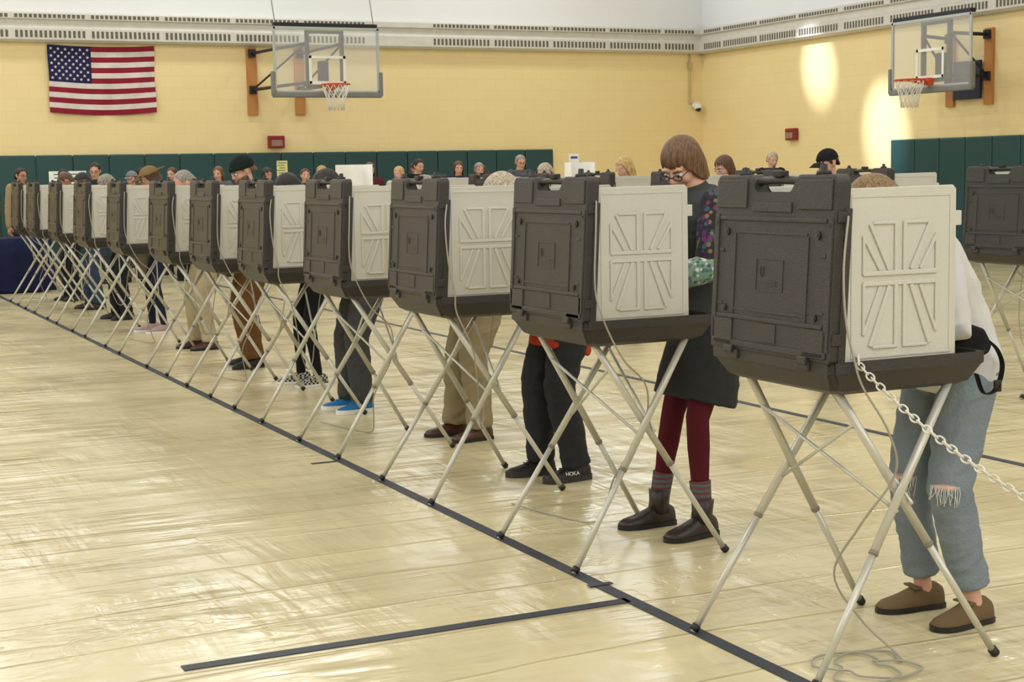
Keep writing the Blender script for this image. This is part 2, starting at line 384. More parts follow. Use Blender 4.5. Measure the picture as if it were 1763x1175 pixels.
# ---------------------------------------------------------------- tables
def table(c,w,d,clothm,lab,rot=0):
    e=empty('folding_table',(c[0],c[1],0),lab,'table',None,rot)
    bm=B(); box(bm,(0,0,.735),(w,d,.03),0,.006); mk('table_top',tomesh(bm,'t'),[WHITE],e)
    for sx in (-1,1):
        for sy in (-1,1):
            bm=B(); tube(bm,[(sx*(w/2-.12),sy*(d/2-.08),.0),(sx*(w/2-.12),sy*(d/2-.08),.72)],.014,8,rc=False); mk('table_leg',tomesh(bm,'l'),[STEEL],e)
    if clothm:
        bm=B(); n=80; per=[]
        for i in range(n):
            t=i/n*4; s=int(t); f=t-s
            cx,cy=[(-1+2*f,-1),(1,-1+2*f),(1-2*f,1),(-1,1-2*f)][s]; per.append((cx*(w/2+.01),cy*(d/2+.01)))
        top=[bm.verts.new((x,y,.757)) for x,y in per]
        rows=[top]
        for z,am in ((.5,.02),(.25,.03),(.02,.04)):
            rows.append([bm.verts.new((x*(1+.02)+am*math.sin(i*1.9)*(abs(x)/(w/2)),y*1.03+am*math.sin(i*1.7),z)) for i,(x,y) in enumerate(per)])
        bm.faces.new(top)
        for a,b in zip(rows,rows[1:]):
            for i in range(n): f=bm.faces.new((a[i],a[(i+1)%n],b[(i+1)%n],b[i])); f.smooth=True
        mk('tablecloth',tomesh(bm,'c'),[clothm],e)
    return e
table((2.55,22.6),1.8,.75,NAVY,'folding table draped with a navy blue cloth',.1)
table((7.9,22.2),1.5,.7,None,'white folding table holding a trifold screen')
table((10.6,20.0),1.5,.7,None,'white folding table holding a privacy screen')
def trifold(c,w,h,lab,sign=False):
    bm=B(); z=.752
    for a,b in (((-w/2,0),(w/2,0)),((-w/2,0),(-w/2-.04,-.28)),((w/2,0),(w/2+.04,-.28))):
        dx,dy=b[0]-a[0],b[1]-a[1]; L=math.hypot(dx,dy); M=Matrix.Translation(((a[0]+b[0])/2,(a[1]+b[1])/2,z+h/2))@Matrix.Rotation(math.atan2(dy,dx),4,'Z')
        box(bm,(0,0,0),(L,.008,h),0,0,M)
    box(bm,(0,-.006,z+h*.6),(w*.5,.002,h*.05),1)
    if sign: box(bm,(0,0,z+h+.06),(.16,.006,.13)); box(bm,(0,-.004,z+h+.07),(.11,.002,.035),1)
    mk('trifold_screen',tomesh(bm,'t'),[PAPER,mat('ink_blue',(60,90,160),.8)],label=lab,cat='privacy screen',M=Matrix.Translation((c[0],c[1]+.1,0)))
trifold((7.9,22.2),.44,.94,'white cardboard trifold privacy screen on a table')
trifold((10.55,20.0),.30,.91,'white cardboard trifold screen with small sign on top',True)
# ---------------------------------------------------------------- voting booth
def booth_meshes():
    D={}
    bm=B()
    def ringf(z,x0,x1,y): return [bm.verts.new((x0,-y,z)),bm.verts.new((x1,-y,z)),bm.verts.new((x1,y,z)),bm.verts.new((x0,y,z))]
    R=[ringf(.868,-.235,.235,.268),ringf(.880,-.26,.262,.292),ringf(.930,-.292,.288,.318),ringf(.936,-.300,.295,.324),ringf(.972,-.300,.295,.324),ringf(.972,-.285,.283,.312),ringf(.945,-.28,.278,.307)]
    bm.faces.new(R[0][::-1]); bm.faces.new(R[-1])
    for a,b in zip(R,R[1:]):
        for i in range(4): bm.faces.new((a[i],a[(i+1)%4],b[(i+1)%4],b[i]))
    es=[e for e in bm.edges if abs(e.verts[0].co.z-e.verts[1].co.z)>.001 and e.calc_length()<.09]
    bmesh.ops.bevel(bm,geom=es,offset=.018,segments=3,affect='EDGES')
    for y in (-.19,.19): box(bm,(-.301,y,.955),(.018,.07,.03),0,.006)
    D['tray']=(tomesh(bm,'tray'),[BROWN])
    bm=B(); w=.336; zt=1.525; zb=.968
    out=[(-w,zb),(w,zb),(w,zt-.018),(w-.018,zt),(.135,zt),(.118,zt-.015),(.108,zt-.052),(.092,zt-.062),(-.092,zt-.062),(-.108,zt-.052),(-.118,zt-.015),(-.135,zt),(-w+.018,zt),(-w,zt-.018)]
    prism(bm,out,-.285,-.208,0,.008)
    prism(bm,[(-w-.004,zb),(w+.004,zb),(w+.004,zt-.10),(-w-.004,zt-.10)],-.238,-.200,0,.004)
    tube(bm,smooth_path([(-.245,-.125,zt-.030),(-.245,-.10,zt-.020),(-.245,0,zt-.017),(-.245,.10,zt-.020),(-.245,.125,zt-.030)],4),[(.013,.018)]*17,10,side=(0,0,1))
    X=-.2855
    def rib(y,z,sy,sz,d=.004): box(bm,(X,y,z),(d*2,sy,sz),0,min(.003,d*.8))
    for s in (-1,1):
        rib(s*.232,zt-.060,.175,.09,.004)
        rib(s*.317,1.20,.026,.40,.004)
        rib(s*.262,1.025,.12,.085,.004)
        rib(s*.205,1.21,.010,.26,.0025)
        rib(s*.285,1.285,.03,.012,.0025); rib(s*.285,1.115,.03,.012,.0025)
        for yy,zz,rr in ((.255,1.345,.013),(.255,1.10,.011),(.315,1.375,.009)):
            tube(bm,[(X-.005,s*yy,zz),(X,s*yy,zz)],rr,12,rc=False); tube(bm,[(X-.007,s*yy,zz),(X,s*yy,zz)],rr*.45,8,rc=False)
    rib(0,1.425,.22,.030,.004)
    rib(0,1.388,.60,.014,.0045); rib(0,1.345,.40,.008,.002); rib(0,1.075,.60,.014,.0045); rib(0,1.100,.40,.008,.002); rib(0,.99,.62,.02,.004)
    rib(0,1.035,.10,.06,.002)
    for y in (-.075,.075): rib(y,1.215,.003,.10,.0012)
    for z in (1.165,1.265): rib(0,z,.153,.003,.0012)
    tube(bm,smooth_path([(X,.050,1.240),(X,.050,1.218),(X,.042,1.210),(X,.034,1.218),(X,.034,1.240)],4),.0018,6)
    box(bm,(X-.0003,-.01,1.195),(.003,.060,.005)); box(bm,(X-.0003,-.01,1.184),(.003,.060,.003))
    for s in (-1,1):
        for z in (1.04,1.40): box(bm,(-.25,s*(w+.002),z),(.05,.012,.035),0,.004)
    for y in (-.21,.21): box(bm,(-.287,y,zb+.004),(.022,.05,.026),0,.005)
    for v in bm.verts:
        if v.co.x>-.285: v.co.x=-.285+(v.co.x+.285)*.70
        v.co.x-= .02*(1-(v.co.z-.968)/.557)-.012*((v.co.z-.968)/.557); v.co.y*=.945
    D['lid']=(tomesh(bm,'lid'),[BROWN])
    bm=B(); x0,x1,z0,z1=-.250,.180,.955,1.486
    prism(bm,[(x0,z0),(x1+.003,z0),(x1,z1-.012),(x1-.012,z1),(x0+.03,z1-.004),(x0,z1-.02)],0,.014,0,.003,axes='XZ')
    box(bm,(x1+.010,.007,1.385),(.026,.012,.045),0,.003)
    def bar(p,q,wd=.010,d=.006):
        p=V((p[0],0,p[1]));q=V((q[0],0,q[1])); L=(q-p).length; ang=math.atan2(q.z-p.z,q.x-p.x)
        M=Matrix.Translation(((p.x+q.x)/2,-d/2+.001,(p.z+q.z)/2))@Matrix.Rotation(-ang,4,'Y'); box(bm,(0,0,0),(L+wd*.6,d,wd),0,d*.45,M,3)
    a,b,c,d2=x0+.040,x1-.022,z0+.026,z1-.028
    for p,q in (((a,c),(b,c)),((b,c),(b,d2)),((b,d2),(a,d2)),((a,d2),(a,c))): bar(p,q,.008,.0035)
    cx=(x0+x1)/2+.002; cz=1.214; wd=.015; dp=.0075
    for t,H in ((1,.165),(-1,.205)):
        y0=cz+t*.015; y1=cz+t*H
        bar((cx-.134,y0),(cx+.134,y0),wd,dp)
        for s in (-1,1):
            bar((cx+s*.016,y0),(cx+s*.016,y1),wd,dp)
            bar((cx+s*.042,y0+t*.012),(cx+s*.110,y1-t*.006),wd,dp)
            bar((cx+s*.016,y1),(cx+s*.100,y1),wd*.7,dp)
            bar((cx+s*.136,y0),(cx+s*.136,y1-t*.04),wd*.7,dp)
            bar((cx+s*.076,y0+t*.012),(cx+s*.136,y1-t*.04),wd*.8,dp)
    D['panel']=(tomesh(bm,'panel'),[BEIGE])
    def leg(p,q):
        bm=B(); p=V(p);q=V(q)
        tube(bm,[p,p.lerp(q,.45)],.0115,10,0,rc=False); tube(bm,[p.lerp(q,.43),q],.0140,10,0,rc=False)
        tube(bm,[p.lerp(q,.425),p.lerp(q,.435)],.0155,10,2,rc=False)
        dd=(q-p).normalized(); tube(bm,[p+V((0,0,.006)),p+dd*.028],.0155,10,1,rc=False)
        return (tomesh(bm,'leg'),[LEGM,BLACK,mat('collar_gray',(130,124,110),.5)])
    yf=.335; yt=.265
    D['legs']=[leg((-.365,-yf,.002),(.195,-yt,.885)),leg((.335,-yf,.002),(-.215,-yt+.035,.885)),leg((-.365,yf,.002),(.195,yt,.885)),leg((.335,yf,.002),(-.215,yt-.035,.885))]
    def rod(p,q):
        bm=B(); tube(bm,[p,q],.006,8,0,rc=False); return (tomesh(bm,'brace'),[LEGM])
    D['br']=[rod((-.155,yt-.02,.77),(-.035,-yf+.03,.50)),rod((-.155,-yt+.02,.77),(-.035,yf-.03,.50)),rod((.13,yt-.02,.79),(.02,-yf+.03,.52))]
    xc=-.2485
    bm=B(); box(bm,(xc,0,zt+.002),(.03,.05,.02),0,.004); D['c1']=(tomesh(bm,'clip'),[BLACK])
    bm=B(); tube(bm,[(xc,.19,zt-.002),(xc,.19,zt+.006),(xc,.19,zt+.007),(xc,.19,zt+.022)],[.02,.02,.012,.012],12,rc=False); D['c2']=(tomesh(bm,'knob'),[BLACK])
    bm=B(); tube(bm,[(xc,-.22,zt-.002),(xc,-.22,zt+.010),(xc,-.22,zt+.011),(xc,-.22,zt+.03)],[.024,.022,.012,.010],12,rc=False); D['c3']=(tomesh(bm,'plug'),[BLACK])
    def cord(P,r=.0037):
        bm=B(); tube(bm,smooth_path([(x-.045 if z>.8 else x-.02,y+.018,z) for x,y,z in P],7),r,6,0); return (tomesh(bm,'cord'),[CORD])
    D['cords']=[
     cord([(-.20,-.35,1.40),(-.215,-.362,1.30),(-.20,-.36,1.12),(-.175,-.365,.99),(-.17,-.37,.90),(-.12,-.36,.74),(-.08,-.33,.58),(-.02,-.2,.42),(.08,0,.28),(.18,.2,.3),(.24,.30,.5),(.30,.33,.8),(.33,.32,.96)]),
     cord([(-.20,-.35,1.43),(-.21,-.362,1.32),(-.215,-.36,1.1),(-.18,-.365,.97),(-.1,-.37,.82),(.0,-.33,.70),(.03,-.25,.52),(-.02,-.1,.3),(.05,.1,.12),(.12,.35,.012),(.05,.6,.008),(.0,.9,.008)])]
    co=[(-.20,-.35,1.40),(-.225,-.362,1.25),(-.215,-.36,1.1),(-.19,-.365,.99),(-.16,-.37,.90),(-.09,-.37,.76),(-.03,-.33,.62),(-.10,-.25,.45),(-.12,-.15,.28),(-.02,-.16,.12),(.05,-.26,.02)]
    for i in range(22):
        a=i*.62; r=.12+.07*math.sin(i*1.1); co.append((-.10+r*1.2*math.cos(a),-.26+r*.8*math.sin(a),.008+.001*i*.2))
    D['cords'].append(cord(co))
    return D
BM_=booth_meshes()
def booth(x,y,group,lab,ci,rot=0):
    e=empty('voting_booth',(x,y,0),lab,'voting booth',group,rot)
    mk('tray',BM_['tray'][0],BM_['tray'][1],e); mk('lid',BM_['lid'][0],BM_['lid'][1],e)
    mk('side_panel',BM_['panel'][0],BM_['panel'][1],e,label='beige plastic privacy panel',M=Matrix.Translation((0,-.304,0)))
    mk('side_panel',BM_['panel'][0],BM_['panel'][1],e,label='beige plastic privacy panel',M=Matrix.Translation((0,.304,0))@Matrix.Diagonal((1,-1,1,1)))
    for m in BM_['legs']: mk('leg',m[0],m[1],e,label='tubular beige metal leg')
    for m in BM_['br']: mk('brace',m[0],m[1],e)
    mk('handle_clip',*BM_['c1'],e); mk('knob',*BM_['c2'],e); mk('plug',*BM_['c3'],e)
    mk('power_cord',*BM_['cords'][ci],e,label='thin gray power cord')
    return e
LB='brown and beige plastic voting booth on crossed metal legs'
YS=[4.01,5.55,6.98,8.34,9.77,11.07,12.42,14.2,15.9,17.52,19.12,20.42]
for i,y in enumerate(YS):
    booth(3.072,y,'row of voting booths along the tape line','brown and beige voting booth with chain and coiled cord' if i==0 else LB,2 if i==0 else i%2, rot=math.radians([0,.6,-.5,.8,-.6,.3,1,-.8,.5,-1,.6,0][i]))
for i,y in enumerate([8.05,9.5,10.9,12.3,13.7,15.1,16.5,17.9]):
    booth(7.70,y,'second row of voting booths',LB,i%2)
def chain():
    a=V((2.865,3.675,.965)); b=V((2.80,.9,.95))
    def f(t):
        p=a.lerp(b,t); p.z-=1.5*t*(1-t)*(1-.25*t); return p
    pts=[f(i/400) for i in range(401)]
    bm=B(); acc=0; k=0; nxt=0
    for i in range(1,401):
        acc+=(pts[i]-pts[i-1]).length
        if acc>=nxt:
            t=(pts[min(i+1,400)]-pts[i-1]).normalized(); s=t.cross(V((0,0,1))).normalized(); u=s.cross(t)
            w=(s+u).normalized() if k%2 else (s-u).normalized()
            loop=[]
            for j in range(14):
                th=2*math.pi*j/14; cx=math.cos(th); loop.append(pts[i]+t*(.018*cx)+w*(.0095*math.sin(th)))
            tube(bm,loop,.0028,6,closed=True); k+=1; nxt+=.0285
    tube(bm,smooth_path([(2.865,3.675,.965),(2.87,3.685,.99),(2.88,3.698,.985),(2.88,3.703,.955)],4),.004,6)
    mk('chain',tomesh(bm,'chain'),[mat('chain_white',(214,211,200),.45)],label='white plastic link chain hooked onto a voting booth',cat='chain')
    e=empty('stanchion',(2.80,.9,0),'white plastic stanchion post holding the chain end','stanchion')
    bm=B(); tube(bm,[(0,0,.02),(0,0,1.02)],.025,14); mk('post',tomesh(bm,'p'),[WHITE],e)
    bm=B(); tube(bm,[(0,0,0),(0,0,.035)],[.17,.15],24,rc=False); mk('base',tomesh(bm,'p'),[BLACK],e)
chain()
# ---------------------------------------------------------------- people
S2=bpy.data.scenes.new('build')
def fuse(bm,vox,sm=2,wr=0,wf=9,name='m'):
    bmesh.ops.recalc_face_normals(bm,faces=bm.faces)
    me=bpy.data.meshes.new('tmp'); bm.to_mesh(me); bm.free()
    ob=bpy.data.objects.new('tmp',me); S2.collection.objects.link(ob)
    m=ob.modifiers.new('r','REMESH'); m.mode='VOXEL'; m.voxel_size=vox; m.use_smooth_shade=True
    s=ob.modifiers.new('s','SMOOTH'); s.iterations=sm; s.factor=.5
    vl=S2.view_layers[0]; vl.update(); dg=vl.depsgraph
    me2=bpy.data.meshes.new_from_object(ob.evaluated_get(dg)); me2.name=name
    bpy.data.objects.remove(ob); bpy.data.meshes.remove(me)
    if wr:
        n=len(me2.vertices); co=[0.0]*(3*n); me2.vertices.foreach_get('co',co)
        nr=[tuple(x.vector) for x in me2.vertex_normals]
        sx,sy=random.random()*50,random.random()*50
        for i in range(n):
            x,y,z=co[3*i],co[3*i+1],co[3*i+2]
            q=V((x*wf+sx,y*wf+sy,z*wf*1.9+x*wf*.8)); 
            a=1-abs(noise.noise(q))*2.6; b=1-abs(noise.noise(q*2.3))*2.4; c=noise.noise(q*.5)
            d=wr*(a*.55+b*.28+c*.5); N_=nr[i]
            co[3*i]=x+N_[0]*d; co[3*i+1]=y+N_[1]*d; co[3*i+2]=z+N_[2]*d
        me2.vertices.foreach_set('co',co); me2.update()
    me2.shade_smooth()
    me2.materials.clear(); return me2
def ik(a,c,l1,l2,pole):
    d=c-a; L=min(d.length,(l1+l2)*.998); dn=d.normalized()
    x=(l1*l1-l2*l2+L*L)/(2*L); h=math.sqrt(max(l1*l1-x*x,0)); p=pole-dn*pole.dot(dn); p.normalize()
    return a+dn*x+p*h, a+dn*L
SKIN={'light':mat('skin_light',(208,160,138),.5,0,.05,90,.06,9),'mid':mat('skin_mid',(184,134,108),.5,0,.05,90,.06,9)}
EYEW=mat('eye_white',(215,210,204),.3,bump=0); IRIS=mat('iris_dark',(46,32,26),.25,bump=0); LIP=mat('lips',(168,92,86),.5,bump=0)
HAIRC={'brown':(84,56,36),'auburn':(100,70,46),'black':(24,20,18),'gray':(140,134,126),'blond':(190,158,106),'lightgray':(172,160,140),'dkblond':(124,96,62)}
def hairmat(c):
    name='hair_'+c
    if name in MC: return MC[name]
    m,nt,b=nmat(name); N=nt.nodes; L=nt.links; tc=N.new('ShaderNodeTexCoord')
    mp=N.new('ShaderNodeMapping'); mp.inputs['Scale'].default_value=(1,1,.08); L.new(tc.outputs['Object'],mp.inputs['Vector'])
    n=N.new('ShaderNodeTexNoise'); n.inputs['Scale'].default_value=150; n.inputs['Detail'].default_value=4; L.new(mp.outputs[0],n.inputs['Vector'])
    r=N.new('ShaderNodeMapRange'); r.inputs[1].default_value=.35; r.inputs[2].default_value=.65; L.new(n.outputs['Fac'],r.inputs[0])
    mx=N.new('ShaderNodeMix'); mx.data_type='RGBA'; q=lin(HAIRC[c]); mx.inputs[6].default_value=tuple(x*.5 for x in q[:3])+(1,); mx.inputs[7].default_value=tuple(min(1,x*1.6) for x in q[:3])+(1,)
    L.new(r.outputs[0],mx.inputs[0]); L.new(mx.outputs[2],b.inputs['Base Color']); b.inputs['Roughness'].default_value=.5
    bp=N.new('ShaderNodeBump'); bp.inputs['Strength'].default_value=1; bp.inputs['Distance'].default_value=.006; L.new(n.outputs['Fac'],bp.inputs['Height']); L.new(bp.outputs[0],b.inputs['Normal'])
    MC[name]=m; return m
def shell(style,k,grow=0,M=None,seed=0,hairy=True):
    cx,cz=-.014,.030; rx,ry,rz=.0980+grow,.081+grow,.088+grow
    bm=B(); na,nv=90,22; rows=[]
    for i in range(na):
        az=2*math.pi*i/na; d=abs(math.degrees((az+math.pi)%(2*math.pi)-math.pi))
        zb=None
        for (d0,z0),(d1,z1) in zip(style,style[1:]):
            if d0<=d<=d1: t=(d-d0)/(d1-d0); t=t*t*(3-2*t); zb=z0+(z1-z0)*t; break
        zb=style[-1][1] if zb is None else zb
        zb+=(.010*noise.noise(V((az*9,seed,1)))+.007*noise.noise(V((az*26,seed,4)))) if hairy else 0
        col=[]
        if zb>cz: ph=math.acos(min(1,(zb-cz)/rz)); ext=0
        else: ph=math.pi/2; ext=cz-zb
        Lt=ph*.09+ext
        for j in range(1,nv+1):
            s=Lt*j/nv
            if s<=ph*.09: a=s/.09; x=math.sin(a);z=cz+rz*math.cos(a)
            else:
                e=(s-ph*.09)/.14; x=1.0+.04*math.sin(min(e,1)*2.6)-.13*max(0,e-.5); z=cz-(s-ph*.09)
            wv=1+.02*noise.noise(V((az*4,z*16,seed)))
            if hairy: wv+=.03*noise.noise(V((math.cos(az)*7,math.sin(az)*7,z*5+seed)))+.03*noise.noise(V((math.cos(az)*16,math.sin(az)*16,z*6+seed)))*min(1,j/6)
            col.append(bm.verts.new((k*(cx+rx*x*wv*math.cos(az)),k*ry*x*wv*math.sin(az),k*z)))
        rows.append(col)
    top=bm.verts.new((k*cx,0,k*(cz+rz)))
    for i in range(na):
        a=rows[i]; b=rows[(i+1)%na]; bm.faces.new((top,a[0],b[0])).smooth=True
        for j in range(nv-1): bm.faces.new((a[j],a[j+1],b[j+1],b[j])).smooth=True
    bmesh.ops.recalc_face_normals(bm,faces=bm.faces)
    bmesh.ops.solidify(bm,geom=bm.faces[:],thickness=.008*k)
    if M is not None: bmesh.ops.transform(bm,matrix=M,verts=bm.verts)
    for f in bm.faces: f.smooth=True
    return bm
ST={'short':[(0,.082),(40,.070),(58,.030),(70,.0),(78,.03),(100,.025),(118,-.04),(180,-.065)],
    'bob':[(0,.040),(34,.038),(52,.0),(72,-.06),(88,-.094),(120,-.105),(180,-.105)],
    'long':[(0,.078),(40,.06),(62,-.0),(78,-.15),(120,-.22),(180,-.24)],
    'bald':[(0,.10),(45,.09),(70,.03),(100,.0),(180,-.05)],
    'beanie':[(0,.060),(60,.046),(90,.034),(180,.0)]}
def person(lab,X,Y,heading=180,H=1.7,lean=0,neck=0,yaw=0,hipx=0,feet=((0,.11,6),(0,-.11,-6)),hands=None,female=False,
           skin='light',hair='brown',hstyle='short',topm=None,botm=None,shoem=None,solem=None,loose=.012,bloose=.012,vox=.012,
           skirt=None,vest=None,hat=None,glasses=False,beard=False,shoe='shoe',sock=None,sleeve2=None,hem=.84,cuff=.075,group=None,legr=None,sname='skirt',wrk=.006,sk=1):
    k=H/1.7
    e=empty('person',(X,Y,0),lab,'person',group,math.radians(heading))
    lean=math.radians(lean); neck=math.radians(neck)
    tab=[]; p=V((hipx,0,.90*k)); h=.90
    while h<1.75:
        t=min(1,max(0,(h-.92)/.30)); a=lean*t
        if h>1.44: a+=neck*min(1,(h-1.44)/.08)*.6
        tab.append((h,p.copy(),a)); p+=V((math.sin(a),0,math.cos(a)))*.01*k; h+=.01
    def SP(h,x=0,y=0):
        i=min(len(tab)-1,max(0,int(round((h-.90)/.01)))); _,q,a=tab[i]
        if h<.90: q=q+V((0,0,(h-.90)*k))
        return q+V((math.cos(a),0,-math.sin(a)))*x*k+V((0,y*k,0))
    fm=.92 if female else 1.0
    rings=[(.82,.12,.09),(.87,.162,.112),(.93,.170 if female else .162,.118),(1.0,.150*fm,.108),(1.08,.138*fm,.10),(1.18,.150*fm,.108),(1.28,.166*fm,.118),(1.36,.170*fm,.108),(1.42,.140*fm,.085),(1.455,.075,.062)]
    def torso(bm,off,h0,h1):
        hs=[r for r in rings if h0-.02<=r[0]<=h1+.02]
        tube(bm,[SP(r[0]) for r in hs],[((r[1]+off)*k,(r[2]+off)*k) for r in hs],20,side=(0,1,0),rc=False)
    J={}
    for s,ft in zip((1,-1),feet):
        hip=SP(.90,0,s*.085); ank=V((ft[0],ft[1],.09*k)); kn,an=ik(hip,ank,.425*k,.41*k,V((1,0,0)))
        J[s]=(hip,kn,ank)
    def legs(bm,rs,zc=None):
        for s in (1,-1):
            hip,kn,an=J[s]
            P=[hip,hip.lerp(kn,.5),kn,kn.lerp(an,.3),kn.lerp(an,.65)]
            if zc is None: P.append(an+V((0,0,-.03*k)))
            else:
                t=(kn.z-zc*k)/(kn.z-an.z); P[-1]=kn.lerp(an,.3+(t-.3)*.5); P.append(kn.lerp(an,t) if t<1 else an+V((0,0,zc*k-an.z)))
            tube(bm,P,[r*k for r in rs],16,side=(0,1,0),rc=False)
    if hands is None: hands=((.06,.27*k,.80*k),(.06,-.27*k,.80*k))
    AR={}
    sw=.150 if female else .170
    for s,hd in zip((1,-1),hands):
        sh=SP(1.395,0,s*sw); el,wr=ik(sh,V(hd),.285*k,.255*k,V((-.5,s*.6,-1)) )
        AR[s]=(sh,el,wr)
    def arms(bm,rs):
        for s in (1,-1):
            sh,el,wr=AR[s]; P=[sh,sh.lerp(el,.5),el,el.lerp(wr,.5),el.lerp(wr,1)]
            tube(bm,P,[r*k for r in rs],12)
    hp=lean+neck
    hc=SP(1.585,.012)
    MH=Matrix.Translation(hc)@Matrix.Rotation(math.radians(yaw),4,'Z')@Matrix.Rotation(hp,4,'Y')
    lf=.72 if botm else 1
    er=.068 if hstyle in('bob','long') else .077
    bm=B(); torso(bm,-.012,.87 if botm else .82,1.46); legs(bm,[.075*lf,.066*lf,.048*lf,.05*lf,.042*lf,.033]); arms(bm,[.046,.040,.034,.032,.024])
    tube(bm,[SP(1.43),SP(1.49,.004),MH@V((-.01,0,-.05))],[.062*k,.054*k,.052*k],14)
    for c,r in (((-.012,0,.03),(.093,.075,.084)),((.022,0,-.02),(.066,.061,.082)),((.032,0,-.074),(.05,.044,.034)),((.074,.026,.024),(.014,.026,.010)),((.074,-.026,.024),(.014,.026,.010)),
                ((.060,.036,-.026),(.022,.02,.024)),((.060,-.036,-.026),(.022,.02,.024)),((-.004,er,-.006),(.02,.008,.031)),((-.004,-er,-.006),(.02,.008,.031)),((.078,0,-.058),(.014,.024,.014)),((.074,0,-.098),(.014,.02,.014))):
        ell(bm,[x*k for x in c],[x*k for x in r],MH)
    tube(bm,[MH@(V((.080,0,.014))*k),MH@(V((.102,0,-.022))*k),MH@(V((.094,0,-.032))*k)],[.009*k,.0135*k,.012*k],10)
    me=fuse(bm,vox,1)
    bm=B(); bm.from_mesh(me)
    for s in (1,-1):
        ell(bm,(.0775*k,s*.030*k,.003*k),(.012*k,.0145*k,.0085*k),MH,1,12,8); ell(bm,(.088*k,s*.030*k,.003*k),(.0045*k,.0062*k,.0068*k),MH,2,10,8)
        tube(bm,[MH@(V((.092,s*.014,.022))*k),MH@(V((.090,s*.030,.028))*k),MH@(V((.079,s*.046,.022))*k)],.0032*k,6,4)
    ell(bm,(.091*k,0,-.0555*k),(.006*k,.022*k,.0042*k),MH,3,12,6); ell(bm,(.0895*k,0,-.064*k),(.006*k,.018*k,.005*k),MH,3,12,6)
    for s in (1,-1):
        sh,el,wr=AR[s]; d=(wr-el).normalized()
        if abs(d.z)>.6: wv=V((1,0,0)); wv=(wv-d*wv.dot(d)).normalized(); nn=V((0,-s,0)); nn=(nn-d*nn.dot(d)).normalized()
        else: wv=V((0,-s,0)); wv=(wv-d*wv.dot(d)).normalized(); nn=V((0,0,-1)); nn=(nn-d*nn.dot(d)).normalized()
        tube(bm,[wr,wr+d*.045*k,wr+d*.085*k],[(.027*k,.017*k),(.038*k,.015*k),(.037*k,.013*k)],12,side=wv)
        for fi,(o,L) in enumerate(((.028,.072),(.010,.080),(-.009,.075),(-.027,.058))):
            b0=wr+d*.082*k+wv*o*k; q1=b0+d*L*.45*k+nn*L*.12*k; q2=q1+d*L*.26*k+nn*L*.25*k; q3=q2+d*L*.08*k+nn*L*.26*k
            tube(bm,[b0,q1,q2,q3],[.0088*k,.0082*k,.0075*k,.0062*k],8)
        b0=wr+d*.03*k+wv*.024*k; q1=b0+d*.03*k+wv*.028*k+nn*.008*k; q2=q1+d*.032*k+wv*.006*k+nn*.014*k
        tube(bm,[b0,q1,q2],[.012*k,.0105*k,.008*k],8)
    for f in bm.faces: f.smooth=True
    hm=hairmat(hair)
    mk('body',tomesh(bm,'body'),[SKIN[skin],EYEW,IRIS,LIP,hm],e)
    if botm:
        bm=B(); o=bloose; torso(bm,max(o,0),.82,1.0)
        legs(bm,legr or [.088+o,.076+o,.056+o,.054+o*1.1,.046+o*1.2,.042+o*1.3],cuff)
        mk('trousers',fuse(bm,vox,2,wrk if o>0 else .001,7,name='trousers'),[botm],e)
    if skirt:
        kx=(J[1][1].x+J[-1][1].x)/2
        bm=B(); hs=[(1.02,.14,.11),(.94,.17,.125),(.86,.182,.14),(.74,.186*sk,.155*sk),(.66,.188*sk,.165*sk),(skirt[1],.190*sk,.172*sk)]
        P=[]
        for h,_,_ in hs:
            q=SP(h) if h>=.9 else SP(.9)+V((0,0,(h-.9)*k)); t=max(0,(.9-h)/.42); q.x+=(kx-q.x)*t*.8; P.append(q)
        tube(bm,P,[(a*k,b*k) for _,a,b in hs],28,side=(0,1,0),rc=False)
        mk(sname,fuse(bm,vox,2,.008,6,name='skirt'),[skirt[0]],e)
    if topm:
        bm=B(); torso(bm,loose,hem,1.44); arms(bm,[.056+loose*.8,.048+loose*.8,.042+loose*.8,.038+loose*.8,.031+loose*.8])
        mk('shirt',fuse(bm,vox,2,.006 if loose<.025 else .010,6 if loose<.025 else 4,name='shirt'),[topm],e)
    if sleeve2:
        for s in (1,-1):
            bm=B(); sh,el,wr=AR[s]; tube(bm,[el.lerp(wr,-.02),el.lerp(wr,.6),el.lerp(wr,1.02)],[.058*k,.054*k,.047*k],12)
            mk('sleeve_cuff',fuse(bm,vox,1,.004,name='cuff'),[sleeve2],e)
    if vest:
        bm=B(); torso(bm,loose+.012,.90,1.44); tube(bm,[SP(1.42),SP(1.475,.005)],[(.085*k,.075*k),(.07*k,.065*k)],16,side=(0,1,0),rc=False)
        mk('vest',fuse(bm,vox,2,.005,5,name='vest'),[vest],e)
    for s,ft in zip((1,-1),feet):
        M=Matrix.Translation((ft[0],ft[1],0))@Matrix.Rotation(math.radians(ft[2]),4,'Z')
        bm=B(); st=[(-.075,.016,.05),(-.068,.03,.078),(-.045,.036,.095),(0,.038,.10),(.045,.042,.083),(.09,.048,.062),(.125,.048,.052),(.155,.042,.045),(.175,.028,.036),(.183,.01,.026)]
        rg=[]
        for x,w,h in st:
            ring=[]
            for j in range(18):
                t=2*math.pi*j/18; cc,ss=math.cos(t),math.sin(t)
                z=.012+(h-.012)*(abs(ss)**.8) if ss>0 else .012+.006*ss
                ring.append(bm.verts.new((x*k*1.03,w*k*math.copysign(abs(cc)**.8,cc),z*k)))
            rg.append(ring)
        for a,b in zip(rg,rg[1:]):
            for j in range(18): bm.faces.new((a[j],a[(j+1)%18],b[(j+1)%18],b[j])).smooth=True
        bm.faces.new(rg[0]); bm.faces.new(rg[-1][::-1])
